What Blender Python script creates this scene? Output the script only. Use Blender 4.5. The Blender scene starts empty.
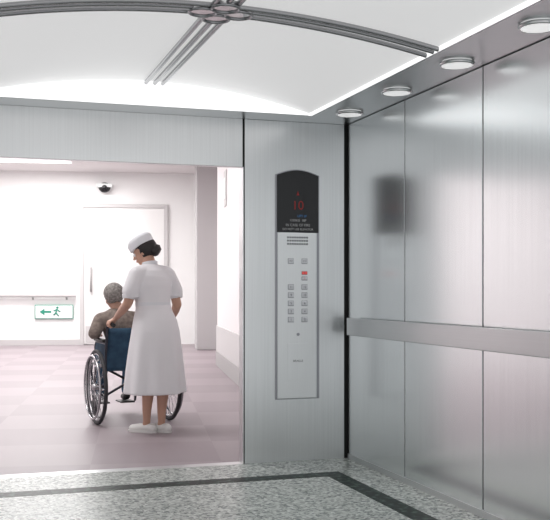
import bpy, bmesh, math, random
from mathutils import Vector, Matrix
random.seed(3)
S=bpy.context.scene
S.view_settings.view_transform='Standard'
try: S.view_settings.look='None'
except Exception: pass
COL=S.collection
rad=math.radians

# ------------------------------------------------------------ materials
def pmat(name,color,rough=.5,metal=0.0,emit=None,es=0.0,**kw):
    m=bpy.data.materials.new(name); m.use_nodes=True
    b=m.node_tree.nodes['Principled BSDF']
    b.inputs['Base Color'].default_value=(*color,1)
    b.inputs['Roughness'].default_value=rough
    b.inputs['Metallic'].default_value=metal
    if emit:
        b.inputs['Emission Color'].default_value=(*emit,1)
        b.inputs['Emission Strength'].default_value=es
    for k,v in kw.items(): b.inputs[k].default_value=v
    return m
def nd(m,t,**kw):
    n=m.node_tree.nodes.new(t)
    for k,v in kw.items(): setattr(n,k,v)
    return n
def lk(m,a,b): m.node_tree.links.new(a,b)
def noise_mix(m,scale,c1,c2,lo=.35,hi=.65,detail=4,stretch=(1,1,1),into='Base Color'):
    b=m.node_tree.nodes['Principled BSDF']
    tc=nd(m,'ShaderNodeTexCoord'); mp=nd(m,'ShaderNodeMapping'); mp.inputs['Scale'].default_value=stretch
    n=nd(m,'ShaderNodeTexNoise'); n.inputs['Scale'].default_value=scale; n.inputs['Detail'].default_value=detail
    r=nd(m,'ShaderNodeValToRGB'); r.color_ramp.elements[0].position=lo; r.color_ramp.elements[1].position=hi
    r.color_ramp.elements[0].color=(*c1,1); r.color_ramp.elements[1].color=(*c2,1)
    lk(m,tc.outputs['Object'],mp.inputs['Vector']); lk(m,mp.outputs[0],n.inputs['Vector']); lk(m,n.outputs['Fac'],r.inputs['Fac'])
    lk(m,r.outputs['Color'],b.inputs[into])
    return r,mp
def steel(name,c=.62,rough=.3,stretch=(200,200,2),tint=1.0,amp=.02,red=.985):
    m=pmat(name,(c*red,c,c*tint),rough,1.0)
    lo,hi=c*(1-amp),c*(1+amp)
    noise_mix(m,1.0,(lo*red,lo,lo*tint),(hi*red,hi,hi*tint),.3,.7,3,stretch)
    return m
M={}
M['steel']=steel('brushed_steel',.79,.30,(90,90,1.0),1.01,.035)
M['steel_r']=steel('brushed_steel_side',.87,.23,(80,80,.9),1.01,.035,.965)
M['steel_d']=steel('brushed_steel_rail',.60,.30,(150,1.5,150),1.01,.02,.97)
M['trimsteel']=pmat('satin_frame',(.70,.715,.72),.32,1)
M['chrome']=pmat('chrome',(.75,.75,.75),.12,1)
M['dchrome']=pmat('dark_chrome',(.36,.36,.37),.25,1)
M['dark']=pmat('dark_gap',(.015,.015,.015),.6)
M['vault']=pmat('luminous_acrylic',(.45,.45,.45),.5,0,(1,1,1),.50)
M['lunette']=pmat('luminous_end',(.9,.9,.9),.5,0,(1,1,1),.9)
M['lamp']=pmat('downlight_lens',(.9,.9,.9),.3,0,(1,1,.99),.5)
M['black']=pmat('black_glass',(.010,.010,.012),.10)
M['copface']=steel('cop_face',.88,.42,(150,150,2),1.01)
M['btn']=pmat('button_face',(.72,.72,.75),.35,.5)
M['btnring']=pmat('button_ring',(.36,.36,.39),.3,.8)
M['red']=pmat('led_red',(.12,.008,.008),.5,0,(1,.03,.03),.085)
M['redb']=pmat('button_red',(.7,.10,.10),.5,0,(1,.1,.08),.2)
M['blue']=pmat('led_blue',(.02,.08,.2),.5,0,(.1,.45,1),.15)
M['white_ink']=pmat('ink_light',(.4,.4,.4),.5,0,(1,1,1),.03)
M['ink']=pmat('ink_dark',(.15,.15,.16),.5)
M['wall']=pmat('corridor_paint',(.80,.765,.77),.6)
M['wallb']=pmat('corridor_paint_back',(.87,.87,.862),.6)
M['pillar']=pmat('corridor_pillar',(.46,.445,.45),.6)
M['ceil']=pmat('corridor_ceiling',(.74,.71,.71),.7)
M['doorp']=pmat('door_paint',(.80,.795,.785),.45)
M['trim']=pmat('trim_paint',(.58,.565,.565),.5)
M['rubber']=pmat('grey_base',(.38,.37,.37),.5)
M['green']=pmat('sign_green',(.02,.28,.19),.5)
M['signw']=pmat('sign_white',(.80,.84,.83),.4)
M['pan']=pmat('light_panel',(.9,.9,.9),.4,0,(1,.99,.98),1.2)
# granite
g=pmat('granite',(.5,.5,.48),.33); M['granite']=g
b=g.node_tree.nodes['Principled BSDF']; b.inputs['Specular IOR Level'].default_value=.25
tc=nd(g,'ShaderNodeTexCoord'); v=nd(g,'ShaderNodeTexVoronoi'); v.inputs['Scale'].default_value=66
n=nd(g,'ShaderNodeTexNoise'); n.inputs['Scale'].default_value=34; n.inputs['Detail'].default_value=6
lk(g,tc.outputs['Object'],v.inputs['Vector']); lk(g,tc.outputs['Object'],n.inputs['Vector'])
sep=nd(g,'ShaderNodeSeparateColor'); lk(g,v.outputs['Color'],sep.inputs[0])
mx=nd(g,'ShaderNodeMath',operation='ADD')
m1=nd(g,'ShaderNodeMath',operation='MULTIPLY'); m1.inputs[1].default_value=.55
lk(g,sep.outputs[0],m1.inputs[0]); lk(g,m1.outputs[0],mx.inputs[0])
m2=nd(g,'ShaderNodeMath',operation='MULTIPLY'); m2.inputs[1].default_value=.5
lk(g,n.outputs['Fac'],m2.inputs[0]); lk(g,m2.outputs[0],mx.inputs[1])
r=nd(g,'ShaderNodeValToRGB'); cr=r.color_ramp
cr.elements[0].position=.25; cr.elements[0].color=(.075,.092,.088,1)
cr.elements[1].position=.8; cr.elements[1].color=(.61,.64,.61,1)
e=cr.elements.new(.40); e.color=(.24,.27,.255,1)
e=cr.elements.new(.56); e.color=(.41,.44,.415,1)
lk(g,mx.outputs[0],r.inputs['Fac']); lk(g,r.outputs['Color'],b.inputs['Base Color'])
M['gmarble']=pmat('green_marble',(.02,.06,.04),.4); M['gmarble'].node_tree.nodes['Principled BSDF'].inputs['Specular IOR Level'].default_value=.1
noise_mix(M['gmarble'],26,(.002,.008,.006),(.11,.18,.14),.50,.8,6)
# mauve corridor vinyl tiles
f=pmat('vinyl_tiles',(.5,.4,.45),.45); M['vinyl']=f
b=f.node_tree.nodes['Principled BSDF']; b.inputs['Specular IOR Level'].default_value=.3
tc=nd(f,'ShaderNodeTexCoord'); mp=nd(f,'ShaderNodeMapping'); mp.inputs['Rotation'].default_value=(0,0,rad(9.8))
ck=nd(f,'ShaderNodeTexChecker'); ck.inputs['Scale'].default_value=1.15
ck.inputs['Color1'].default_value=(.355,.305,.325,1); ck.inputs['Color2'].default_value=(.28,.233,.253,1)
nn=nd(f,'ShaderNodeTexNoise'); nn.inputs['Scale'].default_value=.8
mixn=nd(f,'ShaderNodeMix',data_type='RGBA'); mixn.inputs[7].default_value=(.32,.27,.29,1)
lk(f,tc.outputs['Object'],mp.inputs['Vector']); lk(f,mp.outputs[0],ck.inputs['Vector'])
lk(f,tc.outputs['Object'],nn.inputs['Vector']); lk(f,nn.outputs['Fac'],mixn.inputs[0])
lk(f,ck.outputs['Color'],mixn.inputs[6]); lk(f,mixn.outputs[2],b.inputs['Base Color'])
# people
M['skin']=pmat('skin',(.56,.33,.24),.5)
M['skin2']=pmat('skin_elder',(.50,.31,.23),.55)
M['dress']=pmat('uniform_cloth',(.82,.82,.84),.8)
M['cap']=pmat('cap_cloth',(.78,.80,.83),.8)
M['hair']=pmat('black_hair',(.012,.01,.01),.4)
M['ghair']=pmat('grey_hair',(.33,.31,.29),.7); noise_mix(M['ghair'],60,(.13,.12,.11),(.36,.34,.32),.3,.7)
M['shoe']=pmat('white_leather',(.82,.82,.80),.4)
M['eyew']=pmat('eye_white',(.8,.8,.8),.2); M['eyed']=pmat('eye_dark',(.03,.015,.01),.2)
M['lips']=pmat('lips',(.5,.16,.14),.4)
M['shirt']=pmat('tan_shirt',(.4,.32,.25),.8); noise_mix(M['shirt'],30,(.17,.135,.115),(.30,.25,.22),.3,.7,2)
M['jeans']=pmat('denim',(.03,.09,.17),.8); noise_mix(M['jeans'],20,(.02,.055,.11),(.045,.13,.22),.3,.7)
M['sling']=pmat('blue_canvas',(.02,.075,.14),.75); noise_mix(M['sling'],14,(.010,.04,.08),(.03,.085,.15),.3,.7)
M['tire']=pmat('tire',(.03,.03,.035),.6)
M['frame']=pmat('chair_frame',(.06,.06,.075),.3,.6)
M['rim']=pmat('rim_metal',(.5,.5,.52),.25,1)
M['pad']=pmat('arm_pad',(.02,.02,.02),.5)

# ------------------------------------------------------------ mesh helpers
def link(o,parent=None,M4=None):
    COL.objects.link(o)
    if M4 is not None: o.matrix_world=M4
    if parent: o.parent=parent
    return o
def empty(name,M4=None):
    o=bpy.data.objects.new(name,None); o.empty_display_size=.1; COL.objects.link(o)
    if M4 is not None: o.matrix_world=M4
    return o
def from_bm(bm,name,mat,parent=None,M4=None,smooth=True):
    bmesh.ops.recalc_face_normals(bm,faces=bm.faces[:])
    me=bpy.data.meshes.new(name); bm.to_mesh(me); bm.free()
    me.materials.append(mat)
    if smooth:
        for p in me.polygons: p.use_smooth=True
    o=bpy.data.objects.new(name,me); return link(o,parent,M4)
def bm_box(bm,x0,x1,y0,y1,z0,z1):
    c=((x0+x1)/2,(y0+y1)/2,(z0+z1)/2)
    bmesh.ops.create_cube(bm,size=1,matrix=Matrix.Translation(c)@Matrix.Diagonal((x1-x0,y1-y0,z1-z0,1)))
def box(name,x0,x1,y0,y1,z0,z1,mat,parent=None,M4=None,bev=0):
    bm=bmesh.new(); bm_box(bm,x0,x1,y0,y1,z0,z1)
    if bev: bmesh.ops.bevel(bm,geom=bm.edges[:],offset=bev,segments=2,affect='EDGES',profile=.5)
    return from_bm(bm,name,mat,parent,M4,smooth=False)
def sph(bm,c,r,M4=None,sub=2):
    if isinstance(r,(int,float)): r=(r,r,r)
    m=Matrix.Translation(c)@Matrix.Diagonal((*r,1))
    if M4 is not None: m=M4@m
    bmesh.ops.create_icosphere(bm,subdivisions=sub,radius=1,matrix=m)
def seg(bm,a,b,ra,rb,n=14):
    a=Vector(a);b=Vector(b);d=b-a
    if d.length<1e-6:return
    q=d.to_track_quat('Z','Y').to_matrix()
    A=[];B=[]
    for i in range(n):
        t=2*math.pi*i/n; v=q@Vector((math.cos(t),math.sin(t),0))
        A.append(bm.verts.new(a+v*ra)); B.append(bm.verts.new(b+v*rb))
    for i in range(n):
        j=(i+1)%n; bm.faces.new((A[i],A[j],B[j],B[i]))
    bm.faces.new(A[::-1]); bm.faces.new(B)
def chain(bm,pts,M4=None,sub=2):
    P=[]
    for p in pts:
        c=Vector(p[:3])
        if M4 is not None: c=M4@c
        P.append((c,p[3]))
    for c,r in P: sph(bm,c,r,None,sub)
    for (a,ra),(b2,rb) in zip(P,P[1:]): seg(bm,a,b2,ra,rb)
def loft(bm,secs,n=40,pleat=None,capends=True):
    rings=[]
    for k,s in enumerate(secs):
        cx,cy,cz,rx,ry=s[:5]; pl=s[5] if len(s)>5 else 0
        ring=[]
        for i in range(n):
            t=2*math.pi*i/n
            f=1+pl*(math.cos(9*t+.6)+.5*math.cos(5*t+1.9))
            ring.append(bm.verts.new((cx+rx*f*math.cos(t),cy+ry*f*math.sin(t),cz)))
        rings.append(ring)
    for a,b2 in zip(rings,rings[1:]):
        for i in range(n):
            j=(i+1)%n; bm.faces.new((a[i],a[j],b2[j],b2[i]))
    if capends: bm.faces.new(rings[0][::-1]); bm.faces.new(rings[-1])
    return rings
def remesh(o,v,it=3):
    m=o.modifiers.new('r','REMESH'); m.mode='VOXEL'; m.voxel_size=v; m.use_smooth_shade=True
    if it:
        s=o.modifiers.new('s','SMOOTH'); s.factor=.5; s.iterations=it
    return o
def curve(name,pts,r,mat,parent=None,cyclic=False,M4=None,poly=False):
    cu=bpy.data.curves.new(name,'CURVE'); cu.dimensions='3D'; cu.bevel_depth=r; cu.bevel_resolution=3; cu.use_fill_caps=True
    sp=cu.splines.new('POLY' if poly or cyclic else 'NURBS'); sp.points.add(len(pts)-1)
    for i,p in enumerate(pts): sp.points[i].co=(*p,1)
    if sp.type=='NURBS': sp.order_u=3; sp.use_endpoint_u=True
    sp.use_cyclic_u=cyclic; cu.materials.append(mat)
    o=bpy.data.objects.new(name,cu); return link(o,parent,M4)
def cyl(name,a,b,r,mat,parent=None,n=32,M4=None,rb=None):
    bm=bmesh.new(); seg(bm,a,b,r,rb if rb is not None else r,n)
    o=from_bm(bm,name,mat,parent,M4,True)
    e=o.modifiers.new('e','EDGE_SPLIT'); e.split_angle=rad(40)
    return o
def poly(name,pts,mat,parent=None,M4=None,thick=0):
    bm=bmesh.new(); f=bm.faces.new([bm.verts.new(p) for p in pts])
    o=from_bm(bm,name,mat,parent,M4,False)
    if thick:
        s=o.modifiers.new('s','SOLIDIFY'); s.thickness=thick; s.offset=0
    return o
def text(name,s,size,loc,mat,parent):
    cu=bpy.data.curves.new(name,'FONT'); cu.body=s; cu.size=size; cu.align_x='CENTER'; cu.align_y='CENTER'; cu.extrude=.0004
    cu.materials.append(mat)
    o=bpy.data.objects.new(name,cu); COL.objects.link(o); o.location=loc; o.rotation_euler=(rad(90),0,0); o.parent=parent
    return o

# ------------------------------------------------------------ lift car shell
D=-3.2; XL=-2.84; H=2.3; JX=-.747; JL=-2.5; HZ=1.979
fl=box('floor',XL,0,D,.0,-.04,0,M['granite'])
fi=empty('trim_1')
box('band_front',XL+.22,-.24,-.57,-.44,-.001,.0012,M['gmarble'],fi)
box('band_right',-.36,-.24,D,-.57,-.001,.0012,M['gmarble'],fi)
box('band_left',XL+.22,XL+.34,D,-.57,-.001,.0012,M['gmarble'],fi)
wf=empty('wall_front')
box('backing',JX+.004,.08,.012,.06,0,H+.2,M['dark'],wf)
box('return_panel',JX+.012,-.020,0,.02,.0,H,M['steel'],wf,bev=.002)
box('jamb_face',JX-.0,JX+.005,0.0,.09,.0,HZ,M['steel'],wf)
box('header_panel',JL,JX-.002,0,.06,HZ,H,M['steel'],wf,bev=.002)
box('left_panel',XL,JL-.004,0,.06,0,H,M['steel'],wf,bev=.002)
box('door_sill',JL,JX,.0,.10,-.04,.0,M['trimsteel'])
wr=empty('wall_right')
box('backing',.012,.06,D,.06,-.04,H+.2,M['dark'],wr)
ys=[-.022,-.907,-1.813,-2.72,D]
for i in range(4):
    box('panel_%d'%(i+1),0,.02,ys[i+1]+.006,ys[i]-.006,.035,H-.004,M['steel_r'],wr,bev=.002)
box('baseboard_right',-.004,.012,D,-.02,0,.035,M['trimsteel'])
wl=empty('wall_left')
for i in range(4):
    box('panel_%d'%(i+1),XL-.02,XL,ys[i+1]+.004,ys[i]-.004,.0,H-.004,M['steel_r'],wl,bev=.002)
box('backing',XL-.06,XL-.012,D,.06,-.04,H+.2,M['dark'],wl)
hr=empty('handrail')
box('rail_bar',-.056,-.040,D+.02,-.13,.855,.972,M['steel_d'],hr,bev=.004)
for i,y in enumerate((-.25,-1.35,-2.3,-3.0)):
    cyl('bracket_%d'%(i+1),(-.042,y,.918),(.0,y,.918),.018,M['trimsteel'],hr)
ce=empty('ceiling')
VX0,VX1,VY=-2.49,-.35,-.25
box('frame_right',VX1,.012,D,0,H,H+.03,M['trimsteel'],ce,bev=.002)
box('frame_left',XL,VX0,D,0,H,H+.03,M['trimsteel'],ce,bev=.002)
box('frame_front',VX0+.001,VX1-.001,VY,0,H,H+.03,M['trimsteel'],ce,bev=.002)
box('lip_right',VX1-.022,VX1-.001,D,VY-.001,H-.002,H+.012,M['lunette'],ce)
box('lip_shadow_gap',VX1-.001,VX1+.007,D,VY-.001,H-.003,H+.001,M['dchrome'],ce)
hw=(VX1-VX0)/2; rise=.147; cx=(VX0+VX1)/2; R=(hw*hw+rise*rise)/(2*rise)
def vz(x): return H+.005+math.sqrt(R*R-(x-cx)**2)-(R-rise)
N=48
bm=bmesh.new(); A=[];B=[]
for i in range(N+1):
    x=VX0+(VX1-VX0)*i/N
    A.append(bm.verts.new((x,VY,vz(x)))); B.append(bm.verts.new((x,D,vz(x))))
for i in range(N): bm.faces.new((A[i],A[i+1],B[i+1],B[i]))
from_bm(bm,'vault',M['vault'],ce)
bm=bmesh.new()
pts=[bm.verts.new((VX0+(VX1-VX0)*i/N,VY-.002,vz(VX0+(VX1-VX0)*i/N)+.004)) for i in range(N+1)]
pts+= [bm.verts.new((VX1,VY-.002,H-.0)),bm.verts.new((VX0,VY-.002,H-.0))]
bm.faces.new(pts); from_bm(bm,'vault_end',M['lunette'],ce,None,False)
tr=empty('ceiling_tracery'); TY=-1.86; TX=cx+.03
for k,dy in enumerate((-.075,-.025,.05)):
    pp=[]
    for i in range(33):
        x=VX0+.02+(VX1-VX0-.04)*i/32
        pp.append((x,TY+dy-.11*((x-cx)/hw)**2,vz(x)-.012))
    curve('cross_bar_%d'%(k+1),pp,.0115,M['dchrome'],tr,poly=True)
for k,dx in enumerate((-.055,.0,.05)):
    curve('long_bar_%d'%(k+1),[(TX+dx,VY-.01,vz(cx)-.012),(TX+dx,D+.02,vz(cx)-.012)],.0135,M['dchrome'],tr,poly=True)
for k,(dx,dy) in enumerate(((-.085,0),(.085,0),(0,-.085),(0,.085))):
    zc=vz(cx)-.022
    cyl('disc_%d'%(k+1),(TX+dx,TY+dy,zc-.004),(TX+dx,TY+dy,zc+.02),.062,M['chrome'],tr)
    curve('ring_%d'%(k+1),[(TX+dx+.062*math.cos(a*math.pi/16),TY+dy+.062*math.sin(a*math.pi/16),zc-.004) for a in range(32)],.008,M['dchrome'],tr,cyclic=True)
for i,y in enumerate((-.445,-1.145,-1.845,-2.56)):
    d=empty('downlight'); x=-.165
    cyl('lens',(x,y,H-.020),(x,y,H-.002),.076,M['lamp'],d,40)
    curve('rim',[(x+.08*math.cos(a*math.pi/20),y+.08*math.sin(a*math.pi/20),H-.012) for a in range(40)],.009,M['chrome'],d,cyclic=True)
    L=bpy.data.lights.new('spot','SPOT'); L.energy=8; L.spot_size=rad(110); L.spot_blend=.8; L.shadow_soft_size=.07
    lo=bpy.data.objects.new('bulb',L); COL.objects.link(lo); lo.location=(x,y,H-.03); lo.parent=d
    
# ------------------------------------------------------------ control panel
cp=empty('elevator_control_panel')
CX=-.365; W=.150; z0,z1,zt=.427,1.547,1.935
def arch(name,x0,x1,za,zb,hump,y0,mat,dep):
    bm=bmesh.new(); P=[(x0,za),(x1,za)]
    for i in range(13):
        t=i/12; x=x1+(x0-x1)*t; P.append((x,zb+hump*math.sin(math.pi*t)))
    a=[bm.verts.new((x,y0,z)) for x,z in P]; b2=[bm.verts.new((x,y0-dep,z)) for x,z in P]
    bm.faces.new(a); bm.faces.new(b2[::-1])
    for i in range(len(P)):
        j=(i+1)%len(P); bm.faces.new((a[i],a[j],b2[j],b2[i]))
    return from_bm(bm,name,mat,cp,None,False)
arch('bezel',CX-W-.006,CX+W+.006,z0-.006,zt+.004,.036,0,M['btnring'],.012)
arch('display_glass',CX-W+.002,CX+W-.002,z1+.002,zt,.034,-.012,M['black'],.006)
box('face_plate',CX-W+.004,CX+W-.014,-.020,-.010,z0,z1,M['copface'],cp,bev=.003)
yt=-.0195; yd=-.0185
text('floor_digits','10',.085,(CX+.0,yd,1.73),M['red'],cp)
poly('arrow',[(CX-.01,yd,1.80),(CX+.01,yd,1.80),(CX+.0,yd,1.83)],M['red'],cp,thick=.001)
text('caption_blue','LIFT 3F',.022,(CX+.03,yd,1.66),M['blue'],cp)
text('caption_a','1350KG  18P',.022,(CX,yd,1.63),M['white_ink'],cp)
text('caption_b','IN CASE OF FIRE',.024,(CX,yd,1.598),M['white_ink'],cp)
text('caption_c','DO NOT USE ELEVATOR',.020,(CX,yd,1.570),M['white_ink'],cp)
for r_ in range(3):
    for c_ in range(9):
        x=CX-.072+c_*.017; z=1.515-r_*.022
        box('grille_%d_%d'%(r_,c_),x-.006,x+.006,-.0215,-.0195,z-.006,z+.006,M['ink'],cp)
rows=[1.355,1.275,1.238,1.18,1.125,1.07,1.015,.96]
lab=[('<>','><'),('','!'),('','!'),('11','12'),('9','10'),('5','6'),('3','4'),('1','2')]
for i,z in enumerate(rows):
    for j,x in enumerate((CX-.052,CX+.046)):
        if lab[i][j]=='' : continue
        mm=M['redb'] if (lab[i][j]=='!' and i==1) else M['btn']
        hh=.010 if lab[i][j]=='!' else .015
        box('key_rim_%d_%d'%(i,j),x-.021,x+.021,-.0225,-.019,z-hh-.003,z+hh+.003,M['btnring'],cp,bev=.001)
        box('key_%d_%d'%(i,j),x-.019,x+.019,-.027,-.020,z-hh,z+hh,mm,cp,bev=.003)
        text('key_label_%d_%d'%(i,j),lab[i][j],.022,(x,-.0275,z),M['redb'] if (i==2) else M['ink'],cp)
box('key_switch_door',CX-.075,CX+.07,-.0215,-.0195,.55,.80,M['copface'],cp,bev=.001)
cyl('lock',(CX,-.019,.86),(CX,-.026,.86),.010,M['btnring'],cp)
text('emblem','BRAILLE',.02,(CX,-.022,.68),M['ink'],cp)

# ------------------------------------------------------------ corridor
O=Matrix.Translation((-1.447,.025,0))@Matrix.Rotation(rad(-9.8),4,'Z')
def C(p,q,z=0): return tuple(O@Vector((p,q,z)))
CH=3.7
def planpoly(name,z,mat,th):
    P=[(-6.2,.10),(.6,.10),C(1.9,14.7)[:2],C(-4.4,14.7)[:2]]
    bm=bmesh.new(); a=[bm.verts.new((x,y,z)) for x,y in P]; b2=[bm.verts.new((x,y,z+th)) for x,y in P]
    bm.faces.new(a); bm.faces.new(b2[::-1])
    for i in range(4):
        j=(i+1)%4; bm.faces.new((a[i],a[j],b2[j],b2[i]))
    return from_bm(bm,name,mat,None,None,False)
planpoly('floor_corridor',0,M['vinyl'],-.04)
planpoly('ceiling_corridor',CH,M['ceil'],.05)
box('wall_back',-4.4,1.9,14.5,14.6,0,CH,M['wallb'],None,O)
box('wall_corridor_left',-4.3,-4.2,-1.2,14.5,0,CH,M['wall'],None,O)
box('wall_corridor_right',1.23,1.33,.3,8.6,0,CH,M['wall'],None,O)
box('wall_corridor_recess',1.7,1.8,8.5,14.5,0,CH,M['wall'],None,O)
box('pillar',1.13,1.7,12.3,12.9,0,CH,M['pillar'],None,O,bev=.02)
box('wall_return',1.33,1.7,8.5,8.6,0,CH,M['wall'],None,O)
nw=empty('wall_corridor_near')
box('above',-6.2,.6,.065,.10,HZ+.02,CH,M['wall'],nw)
box('right',JX+.02,.6,.065,.10,0,HZ+.02,M['wall'],nw)
box('left',-6.2,JL-.02,.065,.10,0,HZ+.02,M['wall'],nw)
box('baseboard_corridor_right',1.205,1.232,.4,8.6,0,.22,M['rubber'],None,O,bev=.004)
box('trim_2',1.212,1.232,.4,8.6,.22,.62,M['trim'],None,O,bev=.004)
box('baseboard_back',-4.2,-1.22,14.475,14.502,0,.12,M['trim'],None,O)
pl=empty('wall_sign_plate',O)  # slim plate high on the corridor wall, read as a sign
box('plate',1.215,1.232,7.0,7.35,2.35,2.85,M['trim'],pl,None,.003)
box('sign_panel',1.208,1.216,7.08,7.27,2.45,2.75,M['signw'],pl,None,.003)
dr=empty('door_1',O)
box('leaf',-1.14,.56,14.46,14.50,.02,2.94,M['doorp'],dr,None,.005)
box('frame_l',-1.22,-1.14,14.43,14.5,0,3.02,M['trim'],dr,None,.005)
box('frame_r',.56,.64,14.43,14.5,0,3.02,M['trim'],dr,None,.005)
box('frame_top',-1.14,.56,14.43,14.5,2.94,3.02,M['trim'],dr,None,.005)
curve('handle',[(-.99,14.46,1.15),(-.99,14.40,1.15),(-.99,14.40,1.65),(-.99,14.46,1.65)],.022,M['rubber'],dr,poly=True)
box('kick_plate',-1.1,.5,14.452,14.461,.05,.4,M['trim'],dr)
ch=empty('wall_handrail',O)
curve('rail',[(-4.15,14.40,1.06),(-1.3,14.40,1.06)],.045,M['trim'],ch,poly=True)
for i,p in enumerate((-3.9,-3.0,-2.2,-1.5)): cyl('bracket_%d'%i,(p,14.40,1.03),(p,14.5,.98),.02,M['rubber'],ch)
sg=empty('exit_sign',O)
p0=-2.16
box('board',p0,p0+.80,14.45,14.50,.56,.86,M['green'],sg,None,.005)
box('face',p0+.015,p0+.785,14.445,14.455,.575,.845,M['signw'],sg)
y=14.441
poly('arrow',[(p0+.10,y,.71),(p0+.20,y,.78),(p0+.20,y,.73),(p0+.34,y,.73),(p0+.34,y,.69),(p0+.20,y,.69),(p0+.20,y,.64)],M['green'],sg,thick=.002)
bm=bmesh.new()
sph(bm,(p0+.47,y,.80),(.025,.004,.025)); 
for a,b2 in (((p0+.46,.77),(p0+.44,.69)),((p0+.44,.69),(p0+.39,.64)),((p0+.44,.69),(p0+.50,.62)),((p0+.46,.76),(p0+.39,.73)),((p0+.46,.76),(p0+.53,.71))):
    seg(bm,(a[0],y,a[1]),(b2[0],y,b2[1]),.014,.012,8)
from_bm(bm,'running_figure',M['green'],sg)
sc=empty('security_camera',O)
box('mount_plate',-.86,-.54,14.28,14.50,3.36,3.44,M['signw'],sc,None,.01)
bm=bmesh.new(); sph(bm,(-.70,14.37,3.36),(.13,.10,.11),None,3); from_bm(bm,'dome',M['black'],sc)
for q in (1.8,5.6,9.6,12.6):
    p=-2.2
    e_=empty('ceiling_light',O)
    box('diffuser',p-.9,p+.9,q-.35,q+.35,CH-.03,CH-.001,M['pan'],e_,None,.005)
    L=bpy.data.lights.new('tube','AREA'); L.shape='RECTANGLE'; L.size=2.4; L.size_y=1.2; L.energy={1.8:68,5.6:125,9.6:160,12.6:150}[q]; L.color=(1,.995,.985)
    lo=bpy.data.objects.new('tube',L); COL.objects.link(lo); lo.parent=e_; lo.location=(p+.5,q,CH-.06)

# ------------------------------------------------------------ wheelchair
WX,WY=-1.106,2.225; WROT=7.0
MW=Matrix.Translation((WX,WY,0))@Matrix.Rotation(rad(WROT),4,'Z')
wc=empty('wheelchair',MW)
def torus(bm,c,R_,r_,axis='X',n=48,m=10):
    rings=[]
    for i in range(n):
        a=2*math.pi*i/n; ring=[]
        for j in range(m):
            t=2*math.pi*j/m; rr=R_+r_*math.cos(t)
            ring.append(bm.verts.new((c[0]+r_*math.sin(t),c[1]+rr*math.cos(a),c[2]+rr*math.sin(a))))
        rings.append(ring)
    for i in range(n):
        a,b2=rings[i],rings[(i+1)%n]
        for j in range(m):
            k=(j+1)%m; bm.faces.new((a[j],a[k],b2[k],b2[j]))
WR=.325
for s,nm in ((-1,'left'),(1,'right')):
    x=s*.325
    bm=bmesh.new(); torus(bm,(x,0,WR),WR-.017,.017); from_bm(bm,'tire_'+nm,M['tire'],wc)
    bm=bmesh.new(); torus(bm,(x,0,WR),WR-.04,.009); torus(bm,(x+s*.04,0,WR),WR-.055,.009)
    for i in range(28):
        a=2*math.pi*i/28; a2=a+(.35 if i%2 else -.35)
        seg(bm,(x+(.02 if i%2 else -.02),.02*math.cos(a2),WR+.02*math.sin(a2)),(x,(WR-.04)*math.cos(a),WR+(WR-.04)*math.sin(a)),.0022,.0022,6)
    for i in range(6):
        a=2*math.pi*i/6
        seg(bm,(x,(WR-.04)*math.cos(a),WR+(WR-.04)*math.sin(a)),(x+s*.04,(WR-.055)*math.cos(a),WR+(WR-.055)*math.sin(a)),.005,.005,6)
    seg(bm,(x-.04,0,WR),(x+.04,0,WR),.026,.026,16)
    from_bm(bm,'rim_spokes_'+nm,M['rim'],wc)
    xf=s*.25
    curve('back_post_'+nm,[(xf,-.02,.20),(xf,-.02,.60),(xf,-.06,.82),(xf,-.075,.86),(xf,-.12,.875),(xf,-.26,.865)],.0125,M['frame'],wc,poly=True)
    curve('grip_'+nm,[(xf,-.13,.874),(xf,-.27,.864)],.018,M['pad'],wc,poly=True)
    curve('side_low_'+nm,[(xf,-.02,.22),(xf,.42,.22),(xf,.46,.26),(xf,.48,.50),(xf,.40,.50),(xf,-.02,.50)],.0125,M['frame'],wc,poly=True)
    curve('arm_frame_'+nm,[(xf,-.02,.50),(xf,-.02,.70),(xf,.30,.70),(xf,.34,.66),(xf,.34,.50)],.011,M['frame'],wc,poly=True)
    box('arm_pad_'+nm,xf-.03,xf+.03,-.02,.30,.71,.735,M['pad'],wc,None,.01)
    box('skirt_guard_'+nm,xf-.004,xf+.004,0,.33,.51,.69,M['sling'],wc)
    curve('leg_rest_'+nm,[(xf-s*.03,.46,.46),(xf-s*.05,.58,.22),(xf-s*.05,.62,.12)],.011,M['frame'],wc,poly=True)
    box('foot_plate_'+nm,min(xf-s*.06,xf-s*.20),max(xf-s*.06,xf-s*.20),.58,.76,.105,.12,M['pad'],wc,None,.004)
    bm=bmesh.new(); torus(bm,(xf,.40,.085),.065,.02,n=32); seg(bm,(xf-.02,.40,.085),(xf+.02,.40,.085),.05,.05,20); from_bm(bm,'caster_'+nm,M['tire'],wc)
    curve('fork_'+nm,[(xf+.03,.40,.085),(xf+.03,.42,.17),(xf,.44,.19),(xf,.44,.24)],.008,M['frame'],wc,poly=True)
    curve('axle_'+nm,[(xf,0,WR),(s*.31,0,WR)],.012,M['frame'],wc,poly=True)
curve('cross_a',[(-.25,.1,.22),(.25,.1,.49)],.011,M['frame'],wc,poly=True)
curve('cross_b',[(.25,.14,.22),(-.25,.14,.49)],.011,M['frame'],wc,poly=True)
box('seat',-.25,.25,-.01,.43,.485,.515,M['sling'],wc,None,.01)
bm=bmesh.new()
nx,nz=10,8; G=[]
for i in range(nz+1):
    row=[]
    for j in range(nx+1):
        u=j/nx*2-1; z=.46+.37*i/nz
        yb=-.03-.03*max(0,(z-.6)/.27)-.03*(1-u*u)
        row.append(bm.verts.new((u*.25,yb,z)))
    G.append(row)
for i in range(nz):
    for j in range(nx): bm.faces.new((G[i][j],G[i][j+1],G[i+1][j+1],G[i+1][j]))
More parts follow.
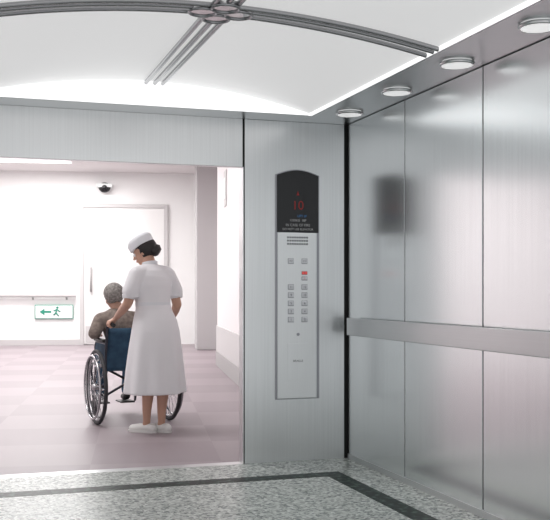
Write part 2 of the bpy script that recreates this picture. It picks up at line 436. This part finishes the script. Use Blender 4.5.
o=from_bm(bm,'backrest',M['sling'],wc); sd=o.modifiers.new('s','SOLIDIFY'); sd.thickness=.015

# ------------------------------------------------------------ head + hands
def head_geo(bm,Mh,s=1.0,elder=False):
    def E(c,r,sub=3): sph(bm,Vector(c)*s,tuple(a*s for a in r),Mh,sub)
    E((0,-.012,.03),(.073,.092,.085)); E((0,.018,-.02),(.060,.070,.075)); E((0,.04,-.065),(.038,.040,.032))
    E((0,.055,-.082),(.020,.020,.016)); E((.033,.052,-.025),(.024,.024,.026)); E((-.033,.052,-.025),(.024,.024,.026))
    E((0,.068,.022),(.045,.016,.012)); E((0,.092,-.012),(.010,.014,.020)); E((0,.102,-.024),(.0125,.012,.010))
    E((0,.078,-.048),(.022,.012,.007)); E((0,.077,-.058),(.019,.011,.007))
    for q in (-1,1): E((q*.073,-.005,-.005),(.009,.018,.030))
def face_parts(Mh,parent,s=1.0):
    bm=bmesh.new()
    for q in (-1,1): sph(bm,(q*.030*s,.076*s,.002*s),.0125*s,Mh,2)
    from_bm(bm,'eyes',M['eyew'],parent)
    bm=bmesh.new()
    for q in (-1,1): sph(bm,(q*.030*s,.0855*s,.001*s),.0062*s,Mh,2)
    for q in (-1,1): 
        for i in range(5): sph(bm,(q*(.018+.006*i)*s,(.084-.002*i)*s,(.024+.002*math.sin(i*.8))*s),(.005*s,.004*s,.0028*s),Mh,1)
    from_bm(bm,'irises_brows',M['eyed'],parent)
    bm=bmesh.new(); sph(bm,(0,.0885*s,-.052*s),(.020*s,.005*s,.006*s),Mh,2); from_bm(bm,'mouth',M['lips'],parent)
def hair_shell(bm,Mh,s,grow,cut):
    b2=bmesh.new(); bmesh.ops.create_icosphere(b2,subdivisions=4,radius=1,matrix=Matrix.Translation((0,-.02*s,.028*s))@Matrix.Diagonal(((.078+grow)*s,(.092+grow)*s,(.088+grow)*s,1)))
    kill=[v for v in b2.verts if cut(v.co/s)]
    bmesh.ops.delete(b2,geom=kill,context='VERTS')
    b2.transform(Mh); me=bpy.data.meshes.new('t'); b2.to_mesh(me); b2.free(); bm.from_mesh(me); bpy.data.meshes.remove(me)
def grip_hand(bm,wrist,center,axis,out,rg=.018):
    axis=Vector(axis).normalized(); out=Vector(out); out=(out-axis*out.dot(axis)).normalized(); up=out.cross(axis)
    if up.z<0: up=-up
    c=Vector(center); w=Vector(wrist); pc=c+up*(rg+.016)-out*.008
    kn=[]
    lens=[1.0,1.08,1.0,.82]
    for i in range(4):
        o_=c+axis*(.033-.022*i)
        P=[]
        for a,rr,rd in ((100,rg+.016,.0105),(60,rg+.015,.0100),(15,rg+.012,.0092),(-30,rg+.009,.0085),(-30-55*lens[i],rg+.007,.0076)):
            t=rad(a); P.append((*(o_+out*math.cos(t)*rr+up*math.sin(t)*rr),rd))
        chain(bm,P,None,2); kn.append(Vector(P[0][:3]))
    for kk in kn: chain(bm,[(*kk,.0115),(*(w*.55+kk*.45),.0145),(*w,.019)])
    t0=w*.6+pc*.4-out*.012
    chain(bm,[(*t0,.013),(*(c+axis*.035-out*(rg+.012)+up*.012),.0115),(*(c+axis*.045-out*(rg+.004)-up*.012),.010),(*(c+axis*.042-out*.004-up*(rg+.010)),.0085)])
# ------------------------------------------------------------ nurse
NX,NY,NROT=-1.05,1.60,32.0
MN=Matrix.Translation((NX,NY,0))@Matrix.Rotation(rad(NROT),4,'Z')
nu=empty('nurse',MN); NI=MN.inverted()
hl=NI@(MW@Vector((-.25,-.20,.869))); hrn=NI@(MW@Vector((.25,-.20,.869)))
ax=(NI.to_3x3()@(MW.to_3x3()@Vector((0,1,0))))
rt=(NI.to_3x3()@(MW.to_3x3()@Vector((1,0,0))))
HP=Vector((-.010,.095,1.472))
Mh=Matrix.Translation(HP)@Matrix.Rotation(rad(30),4,'Z')@Matrix.Rotation(rad(-22),4,'X')
bm=bmesh.new()
head_geo(bm,Mh,.98)
chain(bm,[(0,.02,1.27,.06),(0,.035,1.34,.052),(0,.055,1.42,.05)])
wl_=hl+Vector((-.0,-.055,.055)); wr_=hrn+Vector((.0,-.06,.05))
chain(bm,[(-.155,.02,1.285,.050),(-.195,.035,1.16,.044),(-.22,.06,1.05,.038),(*(Vector((-.22,.06,1.05))*.6+wl_*.4),.036),(*wl_,.022)])
chain(bm,[(.155,.00,1.285,.050),(.205,-.03,1.16,.044),(.235,-.04,1.04,.038),(*(Vector((.235,-.04,1.04))*.6+wr_*.4),.036),(*wr_,.022)])
grip_hand(bm,wl_,hl,ax,-rt); grip_hand(bm,wr_,hrn,ax,rt)
feet=[(-.040,.03),(.045,-.055)]
for s,(fx,fy) in zip((-1,1),feet):
    chain(bm,[(s*.085,-.01,.80,.085),(s*.072,.01,.62,.070),(fx*.95+s*.008,fy*.5+.01,.46,.052),(fx*.98,fy*.8-.015,.36,.050),(fx,fy-.012,.30,.049),(fx,fy-.0,.18,.037),(fx,fy,.09,.030),(fx,fy+.01,.05,.032)])
o=from_bm(bm,'body',M['skin'],nu); remesh(o,.0055,3)
face_parts(Mh,nu,.98)
bm=bmesh.new()
loft(bm,[(0,-.02,.325,.262,.235,.045),(0,-.02,.335,.266,.238,.045),(0,-.02,.50,.250,.220,.038),(0,-.025,.68,.230,.198,.026),(0,-.03,.83,.208,.178,.012),
 (0,-.025,.92,.190,.158,.004),(0,-.01,1.0,.160,.132),(0,.0,1.05,.152,.124),(0,.012,1.12,.165,.135),(0,.022,1.2,.180,.142),(0,.022,1.27,.178,.125),(0,.022,1.32,.155,.098),(0,.03,1.355,.105,.070),(0,.035,1.375,.062,.058)],72)
chain(bm,[(0,.085,1.19,.08),(-.05,.095,1.18,.07)]); chain(bm,[(.05,.095,1.18,.07),(.02,.09,1.2,.07)])
chain(bm,[(-.09,.02,1.30,.07),(-.155,.02,1.285,.072),(-.190,.03,1.20,.070),(-.205,.037,1.15,.072)])
chain(bm,[(.09,.01,1.30,.07),(.155,.0,1.285,.072),(.197,-.02,1.20,.070),(.213,-.03,1.15,.072)])
o=from_bm(bm,'dress',M['dress'],nu); remesh(o,.008,3)
def ring_band(name,c,rx,ry,h,t,mat,parent,M4=None,tilt=None):
    bm=bmesh.new(); n=48; R_=[]
    for i in range(n):
        a=2*math.pi*i/n; cs,sn=math.cos(a),math.sin(a)
        R_.append([bm.verts.new(((rx+d)*cs,(ry+d)*sn,z)) for d,z in ((0,-h/2),(t,-h/2),(t,h/2),(0,h/2))])
    for i in range(n):
        a,b2=R_[i],R_[(i+1)%n]
        for j in range(4): bm.faces.new((a[j],a[(j+1)%4],b2[(j+1)%4],b2[j]))
    m=Matrix.Translation(c)
    if tilt: m=m@tilt
    if M4 is not None: m=M4@m
    bm.transform(m); return from_bm(bm,name,mat,parent,None,False)
ring_band('belt',(0,.0,1.045),.148,.120,.035,.008,M['cap'],nu)
ring_band('collar',(0,.036,1.375),.052,.05,.03,.012,M['cap'],nu,None,Matrix.Rotation(rad(-12),4,'X'))
ring_band('cuff_left',(-.206,.037,1.120),.052,.052,.03,.016,M['dress'],nu,None,Matrix.Rotation(rad(-8),4,'Y'))
ring_band('cuff_right',(.214,-.03,1.120),.052,.052,.03,.016,M['dress'],nu,None,Matrix.Rotation(rad(8),4,'Y'))
bm=bmesh.new()
hair_shell(bm,Mh,.98,.006,lambda c:(c.y>.045 and c.z<.075) or (c.y>.015 and c.z<.03) or c.z<-.07)
o=from_bm(bm,'hair',M['hair'],nu); sd=o.modifiers.new('s','SOLIDIFY'); sd.thickness=.012; sd.offset=-.2
bm=bmesh.new(); 
sph(bm,(0,-.105,-.015),(.048,.036,.045),Mh,3); sph(bm,(0,-.085,-.03),(.055,.04,.04),Mh,3)
for q in (-1,1): sph(bm,(q*.066,-.02,.005),(.016,.038,.04),Mh,2)
for i in range(3): sph(bm,(0,-.118,-.03+.016*i),(.035-.004*i,.03,.012),Mh,2)
o=from_bm(bm,'hair_bun',M['hair'],nu); remesh(o,.005,2)
# cap
MC=Mh@Matrix.Translation((0,.005,.048))@Matrix.Rotation(rad(-8),4,'X')
bm=bmesh.new()
loft(bm,[(0,-.005,0,.080,.094),(0,-.005,.004,.086,.100),(0,-.008,.035,.092,.106),(0,-.012,.055,.094,.108),(0,-.014,.070,.090,.102),(0,-.014,.084,.076,.088),(0,-.014,.094,.05,.06),(0,-.014,.097,.02,.02)],40)
bm.transform(MC)
from_bm(bm,'cap_crown',M['cap'],nu)
ring_band('cap_brim',(0,-.008,.026),.089,.103,.046,.007,M['cap'],nu,MC)
for s,(fx,fy),nm,yaw in ((-1,feet[0],'left',18),(1,feet[1],'right',14)):
    ms=Matrix.Translation((fx,fy,0))@Matrix.Rotation(rad(yaw),4,'Z')
    bm=bmesh.new()
    P=[(0,-.05,.038,.037),(0,0,.04,.036),(0,.06,.036,.036),(0,.13,.030,.030)]
    for a in P: sph(bm,a[:3],(a[3]*1.02,a[3]*1.1,a[3]),ms,3)
    for a,b2 in zip(P,P[1:]): seg(bm,ms@Vector(a[:3]),ms@Vector(b2[:3]),a[3],b2[3])
    o=from_bm(bm,'shoe_'+nm,M['shoe'],nu); remesh(o,.005,3)
    bm=bmesh.new()
    loft(bm,[(0,.04,.0,.040,.132),(0,.04,.016,.042,.135)],32); bm.transform(ms); from_bm(bm,'sole_'+nm,M['shoe'],nu,None,False)

# ------------------------------------------------------------ patient
pt=empty('patient',MW)
PH=Vector((-.15,.10,1.10))
Mp=Matrix.Translation(PH)@Matrix.Rotation(rad(12),4,'Z')@Matrix.Rotation(rad(-14),4,'X')@Matrix.Rotation(rad(-6),4,'Y')
bm=bmesh.new(); head_geo(bm,Mp,.97)
chain(bm,[(-.10,.09,.92,.055),(-.13,.09,1.03,.050)])
def rest_hand(bm,w,s):
    w=Vector(w)
    chain(bm,[(*w,.024),(w.x,w.y+.04,w.z+.004,.026)])
    for i in range(4):
        dx=(-.027+.018*i); L=(.9,1.05,1,.8)[i]
        b0=Vector((w.x+dx,w.y+.065,w.z+.004))
        chain(bm,[(w.x+dx*.6,w.y+.02,w.z+.004,.014),(*b0,.0098),(b0.x+dx*.1,b0.y+.032*L,b0.z-.004,.009),(b0.x+dx*.15,b0.y+.048*L,b0.z-.020,.008),(b0.x+dx*.15,b0.y+.052*L,b0.z-.038,.0072)])
    chain(bm,[(w.x-s*.018,w.y+.015,w.z,.013),(w.x-s*.042,w.y+.045,w.z-.004,.0105),(w.x-s*.044,w.y+.072,w.z-.012,.009)])
wL=Vector((-.25,.24,.760)); wR=Vector((.25,.24,.760))
chain(bm,[(-.335,.06,.775,.036),(*wL,.024)]); chain(bm,[(.27,.05,.775,.036),(*wR,.024)])
rest_hand(bm,wL,-1); rest_hand(bm,wR,1)
o=from_bm(bm,'body',M['skin2'],pt); remesh(o,.0055,3); face_parts(Mp,pt,.97)
bm=bmesh.new()
hair_shell(bm,Mp,.97,.008,lambda c:(c.y>.05 and c.z<.08) or (c.y>.02 and c.z<.03) or c.z<-.06)
o=from_bm(bm,'hair',M['ghair'],pt); sd=o.modifiers.new('s','SOLIDIFY'); sd.thickness=.012; sd.offset=-.2
bm=bmesh.new()
loft(bm,[(0,.12,.525,.17,.13),(-.01,.115,.60,.175,.13),(-.04,.105,.72,.175,.125),(-.07,.095,.82,.180,.125),(-.095,.09,.90,.185,.115),(-.11,.088,.95,.16,.09),(-.118,.088,.985,.09,.065),(-.122,.09,1.0,.06,.055)],40)
chain(bm,[(-.20,.085,.91,.07),(-.27,.08,.90,.065),(-.325,.05,.80,.056),(-.335,.06,.785,.052),(-.295,.15,.778,.043)])
chain(bm,[(.0,.085,.91,.07),(.075,.08,.90,.065),(.22,.04,.80,.056),(.27,.05,.785,.052),(.262,.15,.778,.043)])
o=from_bm(bm,'shirt',M['shirt'],pt); remesh(o,.009,4)
bm=bmesh.new()
sph(bm,(0,.13,.595),(.165,.13,.085),None,3)
for s in (-1,1):
    chain(bm,[(s*.09,.14,.595,.08),(s*.11,.35,.60,.074),(s*.12,.52,.585,.062),(s*.12,.555,.55,.060),(s*.125,.60,.38,.054),(s*.125,.65,.22,.047)])
o=from_bm(bm,'trousers',M['jeans'],pt); remesh(o,.009,3)
for s,nm in ((-1,'left'),(1,'right')):
    bm=bmesh.new(); chain(bm,[(s*.125,.635,.165,.036),(s*.125,.70,.155,.034),(s*.125,.75,.150,.028)])
    o=from_bm(bm,'slipper_'+nm,M['pad'],pt); remesh(o,.006,2)

# ------------------------------------------------------------ world: grey fill through the open rear, plus an added bright patch for the steel
w=bpy.data.worlds.new('w'); S.world=w; w.use_nodes=True
nt=w.node_tree; bg=nt.nodes['Background']; bg.inputs['Strength'].default_value=1.0
tc=nt.nodes.new('ShaderNodeTexCoord')
dp=nt.nodes.new('ShaderNodeVectorMath'); dp.operation='DOT_PRODUCT'
dv=Vector((.13,-.985,.12)).normalized(); dp.inputs[1].default_value=dv
rp=nt.nodes.new('ShaderNodeValToRGB'); rp.color_ramp.interpolation='EASE'
rp.color_ramp.elements[0].position=.82; rp.color_ramp.elements[0].color=(.54,.55,.56,1)
rp.color_ramp.elements[1].position=.995; rp.color_ramp.elements[1].color=(1.0,1.0,1.0,1)
nt.links.new(tc.outputs['Generated'],dp.inputs[0]); nt.links.new(dp.outputs['Value'],rp.inputs['Fac']); nt.links.new(rp.outputs['Color'],bg.inputs['Color'])
cam=bpy.data.cameras.new('camera'); co=bpy.data.objects.new('camera',cam); COL.objects.link(co); S.camera=co
cam.sensor_width=36; cam.lens=36*950/550; cam.shift_y=31/550
co.location=(-2.502,-6.085,1.153); co.rotation_euler=(rad(90),0,rad(-18.02))
